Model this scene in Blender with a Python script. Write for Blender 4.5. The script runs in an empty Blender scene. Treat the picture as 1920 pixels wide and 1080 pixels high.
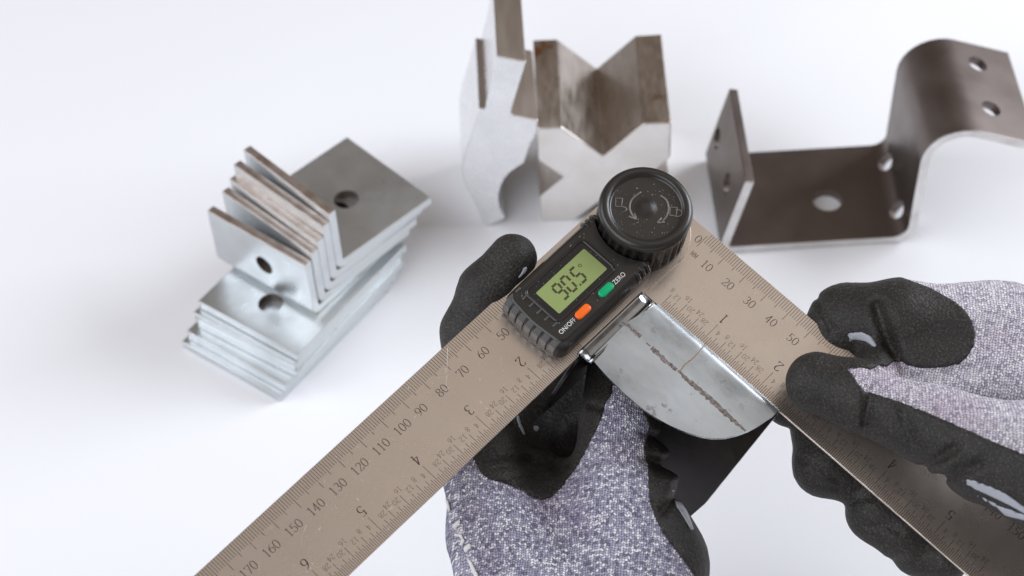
import bpy, bmesh, math, random
import numpy as np
from mathutils import Matrix, Vector

random.seed(7); rng = np.random.default_rng(11)
scene = bpy.context.scene
COL = scene.collection
MM = 0.001                       # every shape below is written in millimetres

# ------------------------------------------------------------------ camera
FPX, PITCH, ROLL, HCAM = 3733.0, math.radians(48.0), math.radians(3.4), 673.0
_r0 = np.array([1, 0, 0.]); _d0 = np.array([0, -math.sin(PITCH), -math.cos(PITCH)])
_f0 = np.array([0, math.cos(PITCH), -math.sin(PITCH)])
_r = math.cos(ROLL)*_r0 + math.sin(ROLL)*_d0
_d = -math.sin(ROLL)*_r0 + math.cos(ROLL)*_d0
CAM_C = np.array([0, 0, HCAM]); CAM_B = np.stack([_r, _d, _f0], 1)
cam = bpy.data.cameras.new('camera'); camo = bpy.data.objects.new('camera', cam); COL.objects.link(camo)
camo.matrix_world = Matrix([[_r[i], -_d[i], -_f0[i], CAM_C[i]*MM] for i in range(3)] + [[0, 0, 0, 1]])
cam.sensor_width = 36; cam.lens = FPX/1920*36; cam.clip_start = 0.02; cam.clip_end = 50
cam.dof.use_dof = True; cam.dof.focus_distance = 0.690; cam.dof.aperture_fstop = 11.0
cam.dof.aperture_blades = 9
scene.camera = camo

# ------------------------------------------------------------------ light
w = bpy.data.worlds.new('World'); scene.world = w; w.use_nodes = True
bg = w.node_tree.nodes['Background']
bg.inputs[0].default_value = (0.165, 0.132, 0.108, 1); bg.inputs[1].default_value = 1.0
def area(name, loc, target, size, power, color, sy=None):
    l = bpy.data.lights.new(name, 'AREA'); l.shape = 'RECTANGLE'; l.size = size; l.size_y = sy or size
    l.energy = power; l.color = color
    o = bpy.data.objects.new(name, l); COL.objects.link(o); o.location = loc
    o.rotation_euler = (Vector(target) - Vector(loc)).to_track_quat('-Z', 'Y').to_euler()
area('softbox_right', (1.25, 0.95, 0.80), (0.03, 0.55, 0.05), 0.8, 22.0, (0.88, 0.925, 1.0))
area('softbox_left', (-1.30, 0.60, 1.0), (0.0, 0.55, 0.05), 1.1, 12.4, (0.88, 0.925, 1.0))
area('softbox_front', (-0.75, -0.45, 1.15), (0.0, 0.5, 0.05), 1.2, 14.2, (0.88, 0.925, 1.0))
area('added_overhead_light', (0.80, 0.80, 2.0), (0.80, 0.80, 0.0), 1.7, 3.7, (1.0, 0.955, 0.90), 1.6)  # added unseen panel that gives the blades a brighter reflection
vs = scene.view_settings; vs.view_transform = 'Standard'; vs.look = 'None'; vs.exposure = 0.0; vs.gamma = 1.0
scene.cycles.use_denoising = True
scene.cycles.max_bounces = 10

# ------------------------------------------------------------------ frames
# ruler frame: s along the blade with the 0 mark, t from its outer edge inwards, h above its face (towards the camera)
RW = np.array([[0.6838788, -0.72218187, -0.10374549], [-0.67658993, -0.68095941, 0.28021484], [-0.27301254, -0.12143983, -0.95431469]])
RO = np.array([71.85997451, 485.13833047, 157.82094849])
def W(s, t, h): return RO + RW @ np.array([s, t, -h])
def at_plane(px, py, p0, n):
    v = CAM_B @ np.array([(px-960)/FPX, (py-540)/FPX, 1.0])
    return CAM_C + v*(np.dot(np.asarray(p0, float)-CAM_C, n)/np.dot(v, n))
def at_z(px, py, z): return at_plane(px, py, (0, 0, z), np.array([0, 0, 1.]))
def RP(px, py, h):
    """the point of the plane h above the ruler face behind a photograph pixel, in ruler coordinates (s, t)"""
    n = RW[:, 2]; l = RW.T @ (at_plane(px, py, RO - n*h, n) - RO); return float(l[0]), float(l[1])
def RP3(px, py, h): s, t = RP(px, py, h); return np.array([s, t, h])
MR = Matrix([[RW[i, 0], -RW[i, 1], -RW[i, 2], RO[i]*MM] for i in range(3)] + [[0, 0, 0, 1]])   # local axes: s, -t, h
def L(s, t, h): return (s, -t, h)

# ------------------------------------------------------------------ object helpers
def tag(o, label=None, cat=None, group=None, kind=None):
    if label: o['label'] = label
    if cat: o['category'] = cat
    if group: o['group'] = group
    if kind: o['kind'] = kind
    return o
def empty(name, M): 
    o = bpy.data.objects.new(name, None); COL.objects.link(o); o.matrix_world = M; o.empty_display_size = 0.01; return o
def link(name, me, mat, parent=None, smooth=False, M=None):
    o = bpy.data.objects.new(name, me); COL.objects.link(o)
    if parent: o.parent = parent
    if M is not None: o.matrix_world = M
    if mat is not None:
        me.materials.clear()
        for m in (mat if isinstance(mat, (list, tuple)) else [mat]): me.materials.append(m)
    if smooth: me.polygons.foreach_set('use_smooth', [True]*len(me.polygons))
    return o
def mesh_from(name, verts, faces, fix=True):
    me = bpy.data.meshes.new(name)
    me.from_pydata([tuple(float(c)*MM for c in v) for v in verts], [], faces)
    if fix:
        bm = bmesh.new(); bm.from_mesh(me); bmesh.ops.recalc_face_normals(bm, faces=bm.faces); bm.to_mesh(me); bm.free()
    me.update(); return me
def bevel(o, wd, seg=2, ang=35):
    m = o.modifiers.new('bevel', 'BEVEL'); m.width = wd*MM; m.segments = seg; m.limit_method = 'ANGLE'; m.angle_limit = math.radians(ang)
    m.harden_normals = False
    return o
def autosmooth(me, ang=35):
    me.polygons.foreach_set('use_smooth', [True]*len(me.polygons))
    try: me.set_sharp_from_angle(angle=math.radians(ang))
    except Exception: pass
def prism(name, poly, a, b, conv):
    """poly (2-D points) swept from a to b; conv(u, v, w) gives the 3-D point"""
    n = len(poly); vs_ = [conv(u, v, a) for u, v in poly] + [conv(u, v, b) for u, v in poly]
    fs = [list(range(n))[::-1], list(range(n, 2*n))] + [[i, (i+1) % n, n+(i+1) % n, n+i] for i in range(n)]
    return mesh_from(name, vs_, fs)
def bevelled(me, wd, seg=2, ang=40):
    o = bpy.data.objects.new('tmp', me); COL.objects.link(o); bevel(o, wd, seg, ang)
    bpy.context.view_layer.update()
    r = bpy.data.meshes.new_from_object(o.evaluated_get(bpy.context.evaluated_depsgraph_get())); bpy.data.objects.remove(o)
    return r
def cut(me, cutters):
    """subtract closed meshes from a mesh"""
    o = bpy.data.objects.new('tmp', me); COL.objects.link(o); tmp = [o]
    for c in cutters:
        q = bpy.data.objects.new('tmpc', c); COL.objects.link(q); tmp.append(q)
        m = o.modifiers.new('b', 'BOOLEAN'); m.operation = 'DIFFERENCE'; m.object = q; m.solver = 'EXACT'
    bpy.context.view_layer.update()
    r = bpy.data.meshes.new_from_object(o.evaluated_get(bpy.context.evaluated_depsgraph_get()))
    for q in tmp: bpy.data.objects.remove(q)
    return r
def cyl_mesh(c, axis, r, hl, n=28, ry=None, up=None):
    axis = Vector(axis).normalized(); u = Vector(up).normalized() if up else axis.orthogonal().normalized(); v = axis.cross(u)
    vs_ = []
    for sgn in (-1, 1):
        for i in range(n):
            a = 2*math.pi*i/n
            vs_.append(Vector(c) + axis*hl*sgn + u*math.cos(a)*r + v*math.sin(a)*(ry or r))
    fs = [list(range(n))[::-1], list(range(n, 2*n))] + [[i, (i+1) % n, n+(i+1) % n, n+i] for i in range(n)]
    return mesh_from('c', vs_, fs)
def rounded(poly, radii, seg=5):
    """round the corners of a 2-D polygon"""
    out = []; n = len(poly)
    for i in range(n):
        p = np.array(poly[i], float); a = np.array(poly[i-1], float); b = np.array(poly[(i+1) % n], float)
        r = radii[i] if isinstance(radii, (list, tuple)) else radii
        if r <= 0: out.append(tuple(p)); continue
        d1 = (a-p)/np.linalg.norm(a-p); d2 = (b-p)/np.linalg.norm(b-p)
        half = math.acos(max(-1, min(1, float(d1@d2))))/2
        k = min(r/math.tan(half), .48*np.linalg.norm(a-p), .48*np.linalg.norm(b-p)); rr = k*math.tan(half)
        c = p+(d1+d2)/np.linalg.norm(d1+d2)*rr/math.sin(half)
        v1 = p+d1*k-c; v2 = p+d2*k-c
        a1 = math.atan2(v1[1], v1[0]); a2 = math.atan2(v2[1], v2[0]); da = (a2-a1+math.pi) % (2*math.pi)-math.pi
        for j in range(seg+1):
            t = a1+da*j/seg; out.append((c[0]+rr*math.cos(t), c[1]+rr*math.sin(t)))
    return out

# ------------------------------------------------------------------ materials
def mat(name):
    m = bpy.data.materials.new(name); m.use_nodes = True
    nt = m.node_tree; return m, nt, nt.nodes, nt.links, nt.nodes['Principled BSDF']
def nd(nodes, typ, **kw):
    n = nodes.new(typ)
    for k, v in kw.items():
        if k.startswith('i_'):
            key = k[2:]; key = int(key) if key.isdigit() else key.replace('_', ' ')
            n.inputs[key].default_value = v
        else: setattr(n, k, v)
    return n
def ramp(nodes, stops, interp='LINEAR'):
    n = nodes.new('ShaderNodeValToRGB'); e = n.color_ramp.elements; n.color_ramp.interpolation = interp
    while len(e) > 1: e.remove(e[-1])
    e[0].position = stops[0][0]; e[0].color = stops[0][1]
    for p, c in stops[1:]: x = e.new(p); x.color = c
    return n
def g(v): return (v, v, v, 1)
def simple(name, col, rough=.5, metal=0., spec=.5, bump=0., bscale=4000., coat=0.):
    m, nt, N, K, P = mat(name)
    P.inputs['Base Color'].default_value = (*col, 1); P.inputs['Roughness'].default_value = rough; P.inputs['Metallic'].default_value = metal
    P.inputs['Specular IOR Level'].default_value = spec; P.inputs['Coat Weight'].default_value = coat
    if bump:
        tc = nd(N, 'ShaderNodeTexCoord'); n = nd(N, 'ShaderNodeTexNoise', i_Scale=bscale, i_Detail=3.)
        b = nd(N, 'ShaderNodeBump', i_Strength=bump, i_Distance=.0003)
        K.new(tc.outputs['Object'], n.inputs['Vector']); K.new(n.outputs['Fac'], b.inputs['Height']); K.new(b.outputs['Normal'], P.inputs['Normal'])
    return m
def metal(name, stops, scale=60., rough=(.25, .4), stretch=(1, 1, 1), metallic=1.0, bump=.05, spots=None, brush=None, detail=5.):
    """blotchy metal: colour stops on a noise, roughness range, optional dark spots and brushing"""
    m, nt, N, K, P = mat(name)
    tc = nd(N, 'ShaderNodeTexCoord'); mp = nd(N, 'ShaderNodeMapping'); mp.inputs['Scale'].default_value = stretch
    K.new(tc.outputs['Object'], mp.inputs['Vector'])
    n1 = nd(N, 'ShaderNodeTexNoise', i_Scale=scale, i_Detail=detail, i_Roughness=.6)
    K.new(mp.outputs[0], n1.inputs['Vector'])
    r = ramp(N, stops); K.new(n1.outputs['Fac'], r.inputs[0]); col = r.outputs[0]
    if spots:
        sc, thr, c = spots
        n3 = nd(N, 'ShaderNodeTexNoise', i_Scale=sc, i_Detail=6., i_Roughness=.7); K.new(tc.outputs['Object'], n3.inputs['Vector'])
        rs = ramp(N, [(thr, g(0)), (thr+.08, g(1))]); K.new(n3.outputs['Fac'], rs.inputs[0])
        mx = nd(N, 'ShaderNodeMix', data_type='RGBA'); K.new(rs.outputs[0], mx.inputs['Factor']); K.new(col, mx.inputs['A']); mx.inputs['B'].default_value = (*c, 1)
        col = mx.outputs['Result']
    K.new(col, P.inputs['Base Color'])
    n2 = nd(N, 'ShaderNodeTexNoise', i_Scale=scale*6, i_Detail=4.)
    K.new(mp.outputs[0], n2.inputs['Vector'])
    mr = nd(N, 'ShaderNodeMapRange', i_3=rough[0], i_4=rough[1]); mr.inputs[1].default_value = .3; mr.inputs[2].default_value = .7
    K.new(n2.outputs['Fac'], mr.inputs[0]); K.new(mr.outputs[0], P.inputs['Roughness'])
    P.inputs['Metallic'].default_value = metallic
    hsrc = n2.outputs['Fac']
    if brush:
        mb = nd(N, 'ShaderNodeMapping'); mb.inputs['Scale'].default_value = brush; K.new(tc.outputs['Object'], mb.inputs['Vector'])
        n4 = nd(N, 'ShaderNodeTexNoise', i_Scale=1., i_Detail=3.); K.new(mb.outputs[0], n4.inputs['Vector']); hsrc = n4.outputs['Fac']
    b = nd(N, 'ShaderNodeBump', i_Strength=bump, i_Distance=.0003); K.new(hsrc, b.inputs['Height']); K.new(b.outputs['Normal'], P.inputs['Normal'])
    return m

M_table = simple('white_table', (.86, .865, .89), .55, spec=.35)
M_blade = metal('brushed_blade', [(.25, (.60, .515, .45, 1)), (.75, (.69, .60, .53, 1))], 14., (.24, .31), metallic=.88, bump=.12, brush=(6000, 160, 1))
M_blade2 = metal('brushed_blade_right', [(.25, (.60, .515, .45, 1)), (.75, (.69, .60, .53, 1))], 14., (.24, .31), metallic=.88, bump=.12, brush=(160, 6000, 1))
M_ink = simple('engraved_ink', (.035, .022, .016), .6)
M_zinc = metal('zinc_plate', [(.3, (.55, .57, .58, 1)), (.55, (.66, .69, .705, 1)), (.8, (.63, .63, .59, 1))], 26., (.26, .38), metallic=.82, bump=.04, spots=(90., .69, (.45, .40, .34)))
M_edge = metal('sheared_edge', [(.3, (.40, .31, .26, 1)), (.6, (.60, .52, .47, 1))], 160., (.30, .50), metallic=.9, bump=.25, spots=(220., .62, (.30, .19, .13)))
M_sheet = metal('galvanised_sheet', [(.34, (.31, .335, .355, 1)), (.46, (.50, .54, .57, 1)), (.64, (.64, .69, .735, 1))], 40., (.24, .40), stretch=(.5, 1, 1), metallic=.75, bump=.10, spots=(150., .61, (.30, .31, .33)), detail=8.)
M_sheet_in = metal('shaded_sheet_inside', [(.3, (.016, .012, .011, 1)), (.7, (.032, .024, .021, 1))], 60., (.28, .42), metallic=.3, bump=.05)  # shade on the held sheet's inner walls is put into this near-black
M_die = metal('ground_steel', [(.3, (.72, .68, .64, 1)), (.7, (.84, .82, .80, 1))], 40., (.28, .42), bump=.08)
M_top = metal('rusty_top_face', [(.3, (.50, .43, .37, 1)), (.7, (.72, .66, .61, 1))], 70., (.28, .42), stretch=(1, .3, 1), bump=.08, spots=(75., .56, (.42, .22, .10)))
M_tang = metal('reflected_brown_face', [(.3, (.60, .53, .47, 1)), (.7, (.70, .63, .57, 1))], 30., (.30, .36), stretch=(1, .2, 1), bump=.04)  # brown reflection on upward faces is put into the colour
M_punch = metal('polished_steel', [(.3, (.76, .76, .77, 1)), (.7, (.85, .85, .86, 1))], 40., (.22, .34), bump=.05, spots=(60., .70, (.45, .40, .36)))
M_strap = metal('dark_rolled_steel', [(.3, (.185, .155, .142, 1)), (.6, (.235, .20, .187, 1)), (.8, (.28, .245, .235, 1))], 12., (.38, .48), bump=.05, detail=6., spots=(60., .70, (.22, .17, .15)))
M_cut = metal('bright_cut_edge', [(.3, (.62, .60, .585, 1)), (.7, (.80, .79, .78, 1))], 90., (.30, .45), bump=.12)
M_rim = metal('cut_sheet_rim', [(.35, (.16, .16, .165, 1)), (.6, (.62, .64, .67, 1))], 160., (.25, .4), bump=.1)
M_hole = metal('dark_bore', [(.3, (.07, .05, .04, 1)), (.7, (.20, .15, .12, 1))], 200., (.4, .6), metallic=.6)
M_wall = metal('milled_groove', [(.3, (.47, .405, .35, 1)), (.7, (.68, .63, .585, 1))], 60., (.24, .40), stretch=(1, .22, 1), bump=.08, spots=(60., .66, (.38, .25, .17)))
M_weld = metal('dark_seam', [(.3, (.06, .045, .04, 1)), (.55, (.20, .165, .15, 1)), (.75, (.42, .38, .36, 1))], 700., (.5, .7), metallic=.2, bump=.6)
M_rust = simple('rust', (.30, .16, .09), .8)
M_black = simple('black_plastic', (.024, .021, .019), .27, bump=.13, bscale=5200.)
M_grip = simple('highlit_grip', (.085, .083, .083), .30, bump=.15, bscale=3000.)  # gloss highlights on the ribs are put into this lighter grey
M_gloss = simple('gloss_black', (.010, .009, .009), .10)
M_lcd = simple('lcd_green', (.26, .33, .115), .38)
M_seg = simple('lcd_segment', (.055, .050, .018), .4)
M_print = simple('white_print', (.78, .78, .76), .6)
M_green = simple('green_button', (.0, .36, .145), .32)
M_orange = simple('orange_button', (.90, .145, .012), .32)
M_glyph = simple('worn_glyph', (.16, .14, .125), .35)
M_dust = simple('dust', (.62, .60, .56), .8)
M_logo = simple('grey_print', (.36, .375, .42), .38, bump=.2, bscale=900.)

def coating_mat():
    m, nt, N, K, P = mat('foam_coating')
    tc = nd(N, 'ShaderNodeTexCoord')
    a = nd(N, 'ShaderNodeTexNoise', i_Scale=1500., i_Detail=3.); b = nd(N, 'ShaderNodeTexNoise', i_Scale=90., i_Detail=4.)
    v = nd(N, 'ShaderNodeTexVoronoi', i_Scale=900.)
    for n in (a, b, v): K.new(tc.outputs['Object'], n.inputs['Vector'])
    r = ramp(N, [(.25, (.007, .006, .005, 1)), (.55, (.023, .020, .0175, 1)), (.72, (.070, .063, .056, 1))]); K.new(a.outputs['Fac'], r.inputs[0])
    r2 = ramp(N, [(.3, g(.75)), (.7, g(1.2))]); K.new(b.outputs['Fac'], r2.inputs[0])
    mx = nd(N, 'ShaderNodeMix', data_type='RGBA', blend_type='MULTIPLY'); mx.inputs['Factor'].default_value = 1
    K.new(r.outputs[0], mx.inputs['A']); K.new(r2.outputs[0], mx.inputs['B']); K.new(mx.outputs['Result'], P.inputs['Base Color'])
    P.inputs['Roughness'].default_value = .60; P.inputs['Specular IOR Level'].default_value = .40
    ad = nd(N, 'ShaderNodeMath', operation='ADD'); K.new(a.outputs['Fac'], ad.inputs[0]); K.new(v.outputs['Distance'], ad.inputs[1])
    bp = nd(N, 'ShaderNodeBump', i_Strength=.42, i_Distance=.0005); K.new(ad.outputs[0], bp.inputs['Height']); K.new(bp.outputs['Normal'], P.inputs['Normal'])
    return m
M_coat = coating_mat()

def knit_mat(name, cu, cv, chev, dash, dark, mid, light, stain):
    """knitted heather yarn: chevron stitches in a UV map measured in millimetres"""
    m, nt, N, K, P = mat(name)
    def mth(op, a, b=None, c=None):
        n = nd(N, 'ShaderNodeMath', operation=op)
        for i, x in enumerate((a, b, c)):
            if x is None: continue
            if isinstance(x, (int, float)): n.inputs[i].default_value = x
            else: K.new(x, n.inputs[i])
        return n.outputs[0]
    uv = nd(N, 'ShaderNodeUVMap'); uv.uv_map = 'stitch'; tc = nd(N, 'ShaderNodeTexCoord')
    wn = nd(N, 'ShaderNodeTexNoise', i_Scale=.11, i_Detail=2.); K.new(uv.outputs[0], wn.inputs['Vector'])
    wf = nd(N, 'ShaderNodeTexNoise', i_Scale=.75, i_Detail=2.); K.new(uv.outputs[0], wf.inputs['Vector'])
    wv = nd(N, 'ShaderNodeVectorMath', operation='SUBTRACT'); K.new(wf.outputs['Color'], wv.inputs[0]); wv.inputs[1].default_value = (.5, .5, .5)
    wa = nd(N, 'ShaderNodeVectorMath', operation='MULTIPLY_ADD'); K.new(wv.outputs[0], wa.inputs[0]); wa.inputs[1].default_value = (1.1, .9, 0); K.new(uv.outputs[0], wa.inputs[2])
    sx = nd(N, 'ShaderNodeSeparateXYZ'); K.new(wa.outputs[0], sx.inputs[0])
    u = mth('DIVIDE', mth('MULTIPLY_ADD', wn.outputs['Fac'], 2.2, sx.outputs[0]), cu)
    fu = mth('FRACT', u); leg = mth('ABSOLUTE', mth('SUBTRACT', fu, .5))
    v = mth('ADD', mth('DIVIDE', mth('MULTIPLY_ADD', wn.outputs['Fac'], 2.0, sx.outputs[1]), cv), mth('MULTIPLY', leg, chev))
    fv = mth('FRACT', v)
    hgt = mth('MULTIPLY', mth('SINE', mth('MULTIPLY', fv, math.pi)), mth('SINE', mth('MULTIPLY', mth('FRACT', mth('MULTIPLY', u, 2.0)), math.pi)))
    hgt = mth('POWER', hgt, .55)
    cx = nd(N, 'ShaderNodeCombineXYZ')
    K.new(mth('MULTIPLY', mth('FLOOR', mth('MULTIPLY', u, 2.0)), dash), cx.inputs[0]); K.new(mth('MULTIPLY', mth('FLOOR', v), 7.37), cx.inputs[1])
    n1 = nd(N, 'ShaderNodeTexNoise', i_Scale=1., i_Detail=1.); K.new(cx.outputs[0], n1.inputs['Vector'])
    r = ramp(N, [(.36, (*dark, 1)), (.46, (*mid, 1)), (.53, (*mid, 1)), (.60, (*light, 1))]); K.new(n1.outputs['Fac'], r.inputs[0])
    rg = ramp(N, [(.10, g(.34)), (.7, g(1.0))]); K.new(hgt, rg.inputs[0])  # shade in the gaps between stitches is put into the colour
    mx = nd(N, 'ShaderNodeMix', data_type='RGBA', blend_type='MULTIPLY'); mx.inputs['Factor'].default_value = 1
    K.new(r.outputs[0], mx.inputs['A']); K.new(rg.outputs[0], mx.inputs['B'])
    n2 = nd(N, 'ShaderNodeTexNoise', i_Scale=38., i_Detail=4.); K.new(tc.outputs['Object'], n2.inputs['Vector'])
    rs = ramp(N, [(.46, g(0)), (.68, g(.6))]); K.new(n2.outputs['Fac'], rs.inputs[0])
    mx2 = nd(N, 'ShaderNodeMix', data_type='RGBA', blend_type='MULTIPLY'); K.new(rs.outputs[0], mx2.inputs['Factor'])
    K.new(mx.outputs['Result'], mx2.inputs['A']); mx2.inputs['B'].default_value = (*stain, 1)
    K.new(mx2.outputs['Result'], P.inputs['Base Color']); P.inputs['Roughness'].default_value = .85; P.inputs['Specular IOR Level'].default_value = .2
    P.inputs['Sheen Weight'].default_value = .15
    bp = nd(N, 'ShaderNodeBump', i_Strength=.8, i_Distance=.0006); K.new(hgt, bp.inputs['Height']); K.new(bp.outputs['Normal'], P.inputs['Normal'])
    return m
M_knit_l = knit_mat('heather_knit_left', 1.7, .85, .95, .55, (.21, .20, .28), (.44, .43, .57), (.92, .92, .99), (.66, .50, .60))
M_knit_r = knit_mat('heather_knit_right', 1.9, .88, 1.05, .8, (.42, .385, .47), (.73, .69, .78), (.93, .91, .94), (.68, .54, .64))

# ------------------------------------------------------------------ the table
n = 48; R = 3200
table = mesh_from('table_surface', [(-R, -R, 0), (R, -R, 0), (R, R+600, 0), (-R, R+600, 0)], [[0, 1, 2, 3]])
tag(link('table_surface', table, M_table), 'smooth white table top under all the steel pieces', None, None, 'structure')

# ------------------------------------------------------------------ steel pieces on the table
def sweep_y(poly, y0, y1):
    return prism('p', poly, y0, y1, lambda u, v, w_: (u, w_, v))
def place(me, base):
    """shift a mesh so that its origin is the given base point; returns its matrix"""
    me.transform(Matrix.Translation(-Vector(base)*MM)); return Matrix.Translation(Vector(base)*MM)

# four-way V block
def vb(x0):
    S = 60.0; x = lambda u: x0+u
    return [(x(0), .0), (x(16), 0), (x(30), 14), (x(44), 0), (x(S), 0), (x(S), 20), (x(S-8), 29), (x(S), 38), (x(S), S), (x(48), S), (x(29.6), 40.6), (x(11.2), S), (x(0), S),
            (x(0), 40.2), (x(11), 28.6), (x(0), 16.6)]
me = sweep_y(vb(15.9), 646, 706)
M_ = place(me, (46, 676, 0)); o = link('v_block', me, [M_die, M_top, M_wall], None, False, M_)
for p in me.polygons:
    if p.normal.z > .9: p.material_index = 1
    elif .5 < abs(p.normal.z) < .85: p.material_index = 2
bevel(o, .7, 2)
o.rotation_euler = (0, 0, math.radians(-1.2))
tag(o, 'square steel block with a V groove in each side', 'steel block')

# gooseneck press tool leaning on it
pf = [(11.9, 100.4), (3.6, 70.3), (4.1, 69.6), (15.8, 65.4), (15.2, 60.9), (14.1, 55.4), (12.1, 51.6), (8.7, 39.5), (5.6, 37.2), (2.2, 34.2), (-.4, 30.6), (-2.3, 26), (-3.6, 20.5), (-3.9, 15.5),
      (-3.2, 10.2), (-1.2, 4.6), (-3.8, 2.6), (-10.1, 0), (-11.9, 2.1), (-13.2, 9), (-17.2, 23.1), (-18.8, 28), (-19.6, 37.8), (-17.7, 47.8), (-14.1, 59.4), (-9.8, 75.2),
      (-7.2, 74.4), (-6.6, 77.4), (-4.3, 86.5), (-.6, 104.6)]
me = sweep_y(pf, 646, 693)
M_ = place(me, (-10.1, 669, 0)); o = link('press_tool', me, [M_punch, M_tang], None, False, M_)
for p in me.polygons:
    if p.normal.z > .8: p.material_index = 1
bevel(o, .7, 2, 30)
tag(o, 'polished gooseneck press tool with round throat and stepped tang, leaning on the V block', 'press tool')

# bent strap bracket on the right
def thicken(path, t):
    """closed outline of a strip of thickness t to the left of a 2-D path"""
    p = np.array(path, float); d = np.gradient(p, axis=0); d /= np.linalg.norm(d, axis=1)[:, None]
    nrm = np.stack([-d[:, 1], d[:, 0]], 1); q = p+nrm*t
    return [tuple(x) for x in p] + [tuple(x) for x in q[::-1]]
def bend_path(pts, radii, seg=8):
    q = rounded(pts, [0]+list(radii)+[0], seg); k = len(q)
    return q
def strap_path():
    pts = [(105.8, 46.2), (94.8, 0.0), (186.0, 0.0), (187.2, 71.2), (232, 54.3)]
    rr = [0, 5.0, 11.0, 14.0, 0]
    base = []
    full = rounded(pts, rr, 9)
    return full
sp = strap_path()
# resample long straights so that the gradient stays clean
def densify(p, step=4.0):
    out = [p[0]]
    for a, b in zip(p[:-1], p[1:]):
        d = math.dist(a, b); k = max(1, int(d/step))
        for i in range(1, k+1): out.append((a[0]+(b[0]-a[0])*i/k, a[1]+(b[1]-a[1])*i/k))
    return out
outline = thicken(densify(sp), 4.2)
me = sweep_y(outline, 619.5, 680.5)
cuts = [cyl_mesh((149.2, 645.5, 2), (0, 0, 1), 6.9, 10)]
for y, z in ((672.4, 22.0), (639.4, 25.0)): cuts.append(cyl_mesh((100.5, y, z), (-.978, 0, .21), 5.2, 9, 22))
for y in (666, 634.5): cuts.append(cyl_mesh((182.2, y, 4.6), (1, 0, -.9), 4.7, 9, 24))
for y in (666.5, 637): cuts.append(cyl_mesh((214.6, y, 62), (.35, 0, .94), 4.6, 9, 24))
me = cut(bevelled(me, .5), cuts); autosmooth(me, 18)
M_ = place(me, (141, 650, 0)); o = link('strap_bracket', me, [M_strap, M_cut], None, False, M_)
for p in me.polygons:
    if abs(p.normal.y) > .9 and abs(p.center.y) > 29*MM: p.material_index = 1
tag(o, 'dark drilled steel strap bent into a tray with a tall sloping shoulder', 'steel bracket')

# stacked plates and nested angle brackets on the left
def plate(ox, oy, ang, wd, dp, z0, z1, hole, label, mtl, name='flat_plate', grp='flat plates at the bottom of the zinc stack', rot=0):
    e1 = np.array([math.cos(ang), math.sin(ang)]); e2 = np.array([-e1[1], e1[0]])
    pts = rounded([tuple(np.array([ox, oy])+e1*a+e2*b) for a, b in ((0, 0), (wd, 0), (wd, dp), (0, dp))], .8, 2)
    me = prism('plate', pts, z0, z1, lambda u, v, w_: (u, v, w_)); me = bevelled(me, .45)
    if hole:
        c = np.array([ox, oy])+e1*hole[0]+e2*hole[1]; me = cut(me, [cyl_mesh((c[0], c[1], (z0+z1)/2), (0, 0, 1), 5.6, 10)])
    autosmooth(me, 18)
    c = np.array([ox, oy])+e1*wd/2+e2*dp/2
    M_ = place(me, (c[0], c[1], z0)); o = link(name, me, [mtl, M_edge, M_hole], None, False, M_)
    for p in me.polygons:
        if p.normal.x*e1[0]+p.normal.y*e1[1] < -.8: p.material_index = 1
        if hole:
            hc = np.array([ox, oy])+e1*hole[0]+e2*hole[1]-c
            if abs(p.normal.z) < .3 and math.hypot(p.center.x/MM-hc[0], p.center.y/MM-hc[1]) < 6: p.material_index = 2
    return tag(o, label, 'steel plate', grp)
A0 = math.atan2(-.61, .79)
plate(-148.5, 582.0, math.atan2(-35, 45.), 57, 80, 0.0, 4.0, None, 'lowest zinc plate of the stack, lying on the white table', M_zinc)
plate(-145.6, 583.6, math.atan2(-35, 45.4), 57, 80, 4.05, 9.0, None, 'zinc plate lying directly on the lowest plate, its left corner bare', M_zinc)
plate(-140.4, 585.6, math.atan2(-33.6, 46), 57, 78, 9.05, 13.3, None, 'recessed zinc plate in the middle of the bottom plates', M_zinc)
plate(-141.4, 586.6, math.atan2(-33.6, 46), 57, 79, 13.35, 17.6, None, 'zinc plate overhanging just below the topmost drilled flat plate', M_zinc)
plate(-138.9, 589.3, A0, 57, 78, 18.0, 22.0, (28.0, 17.0), 'topmost flat zinc plate, with a round hole in front of the angle brackets', M_zinc)

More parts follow.
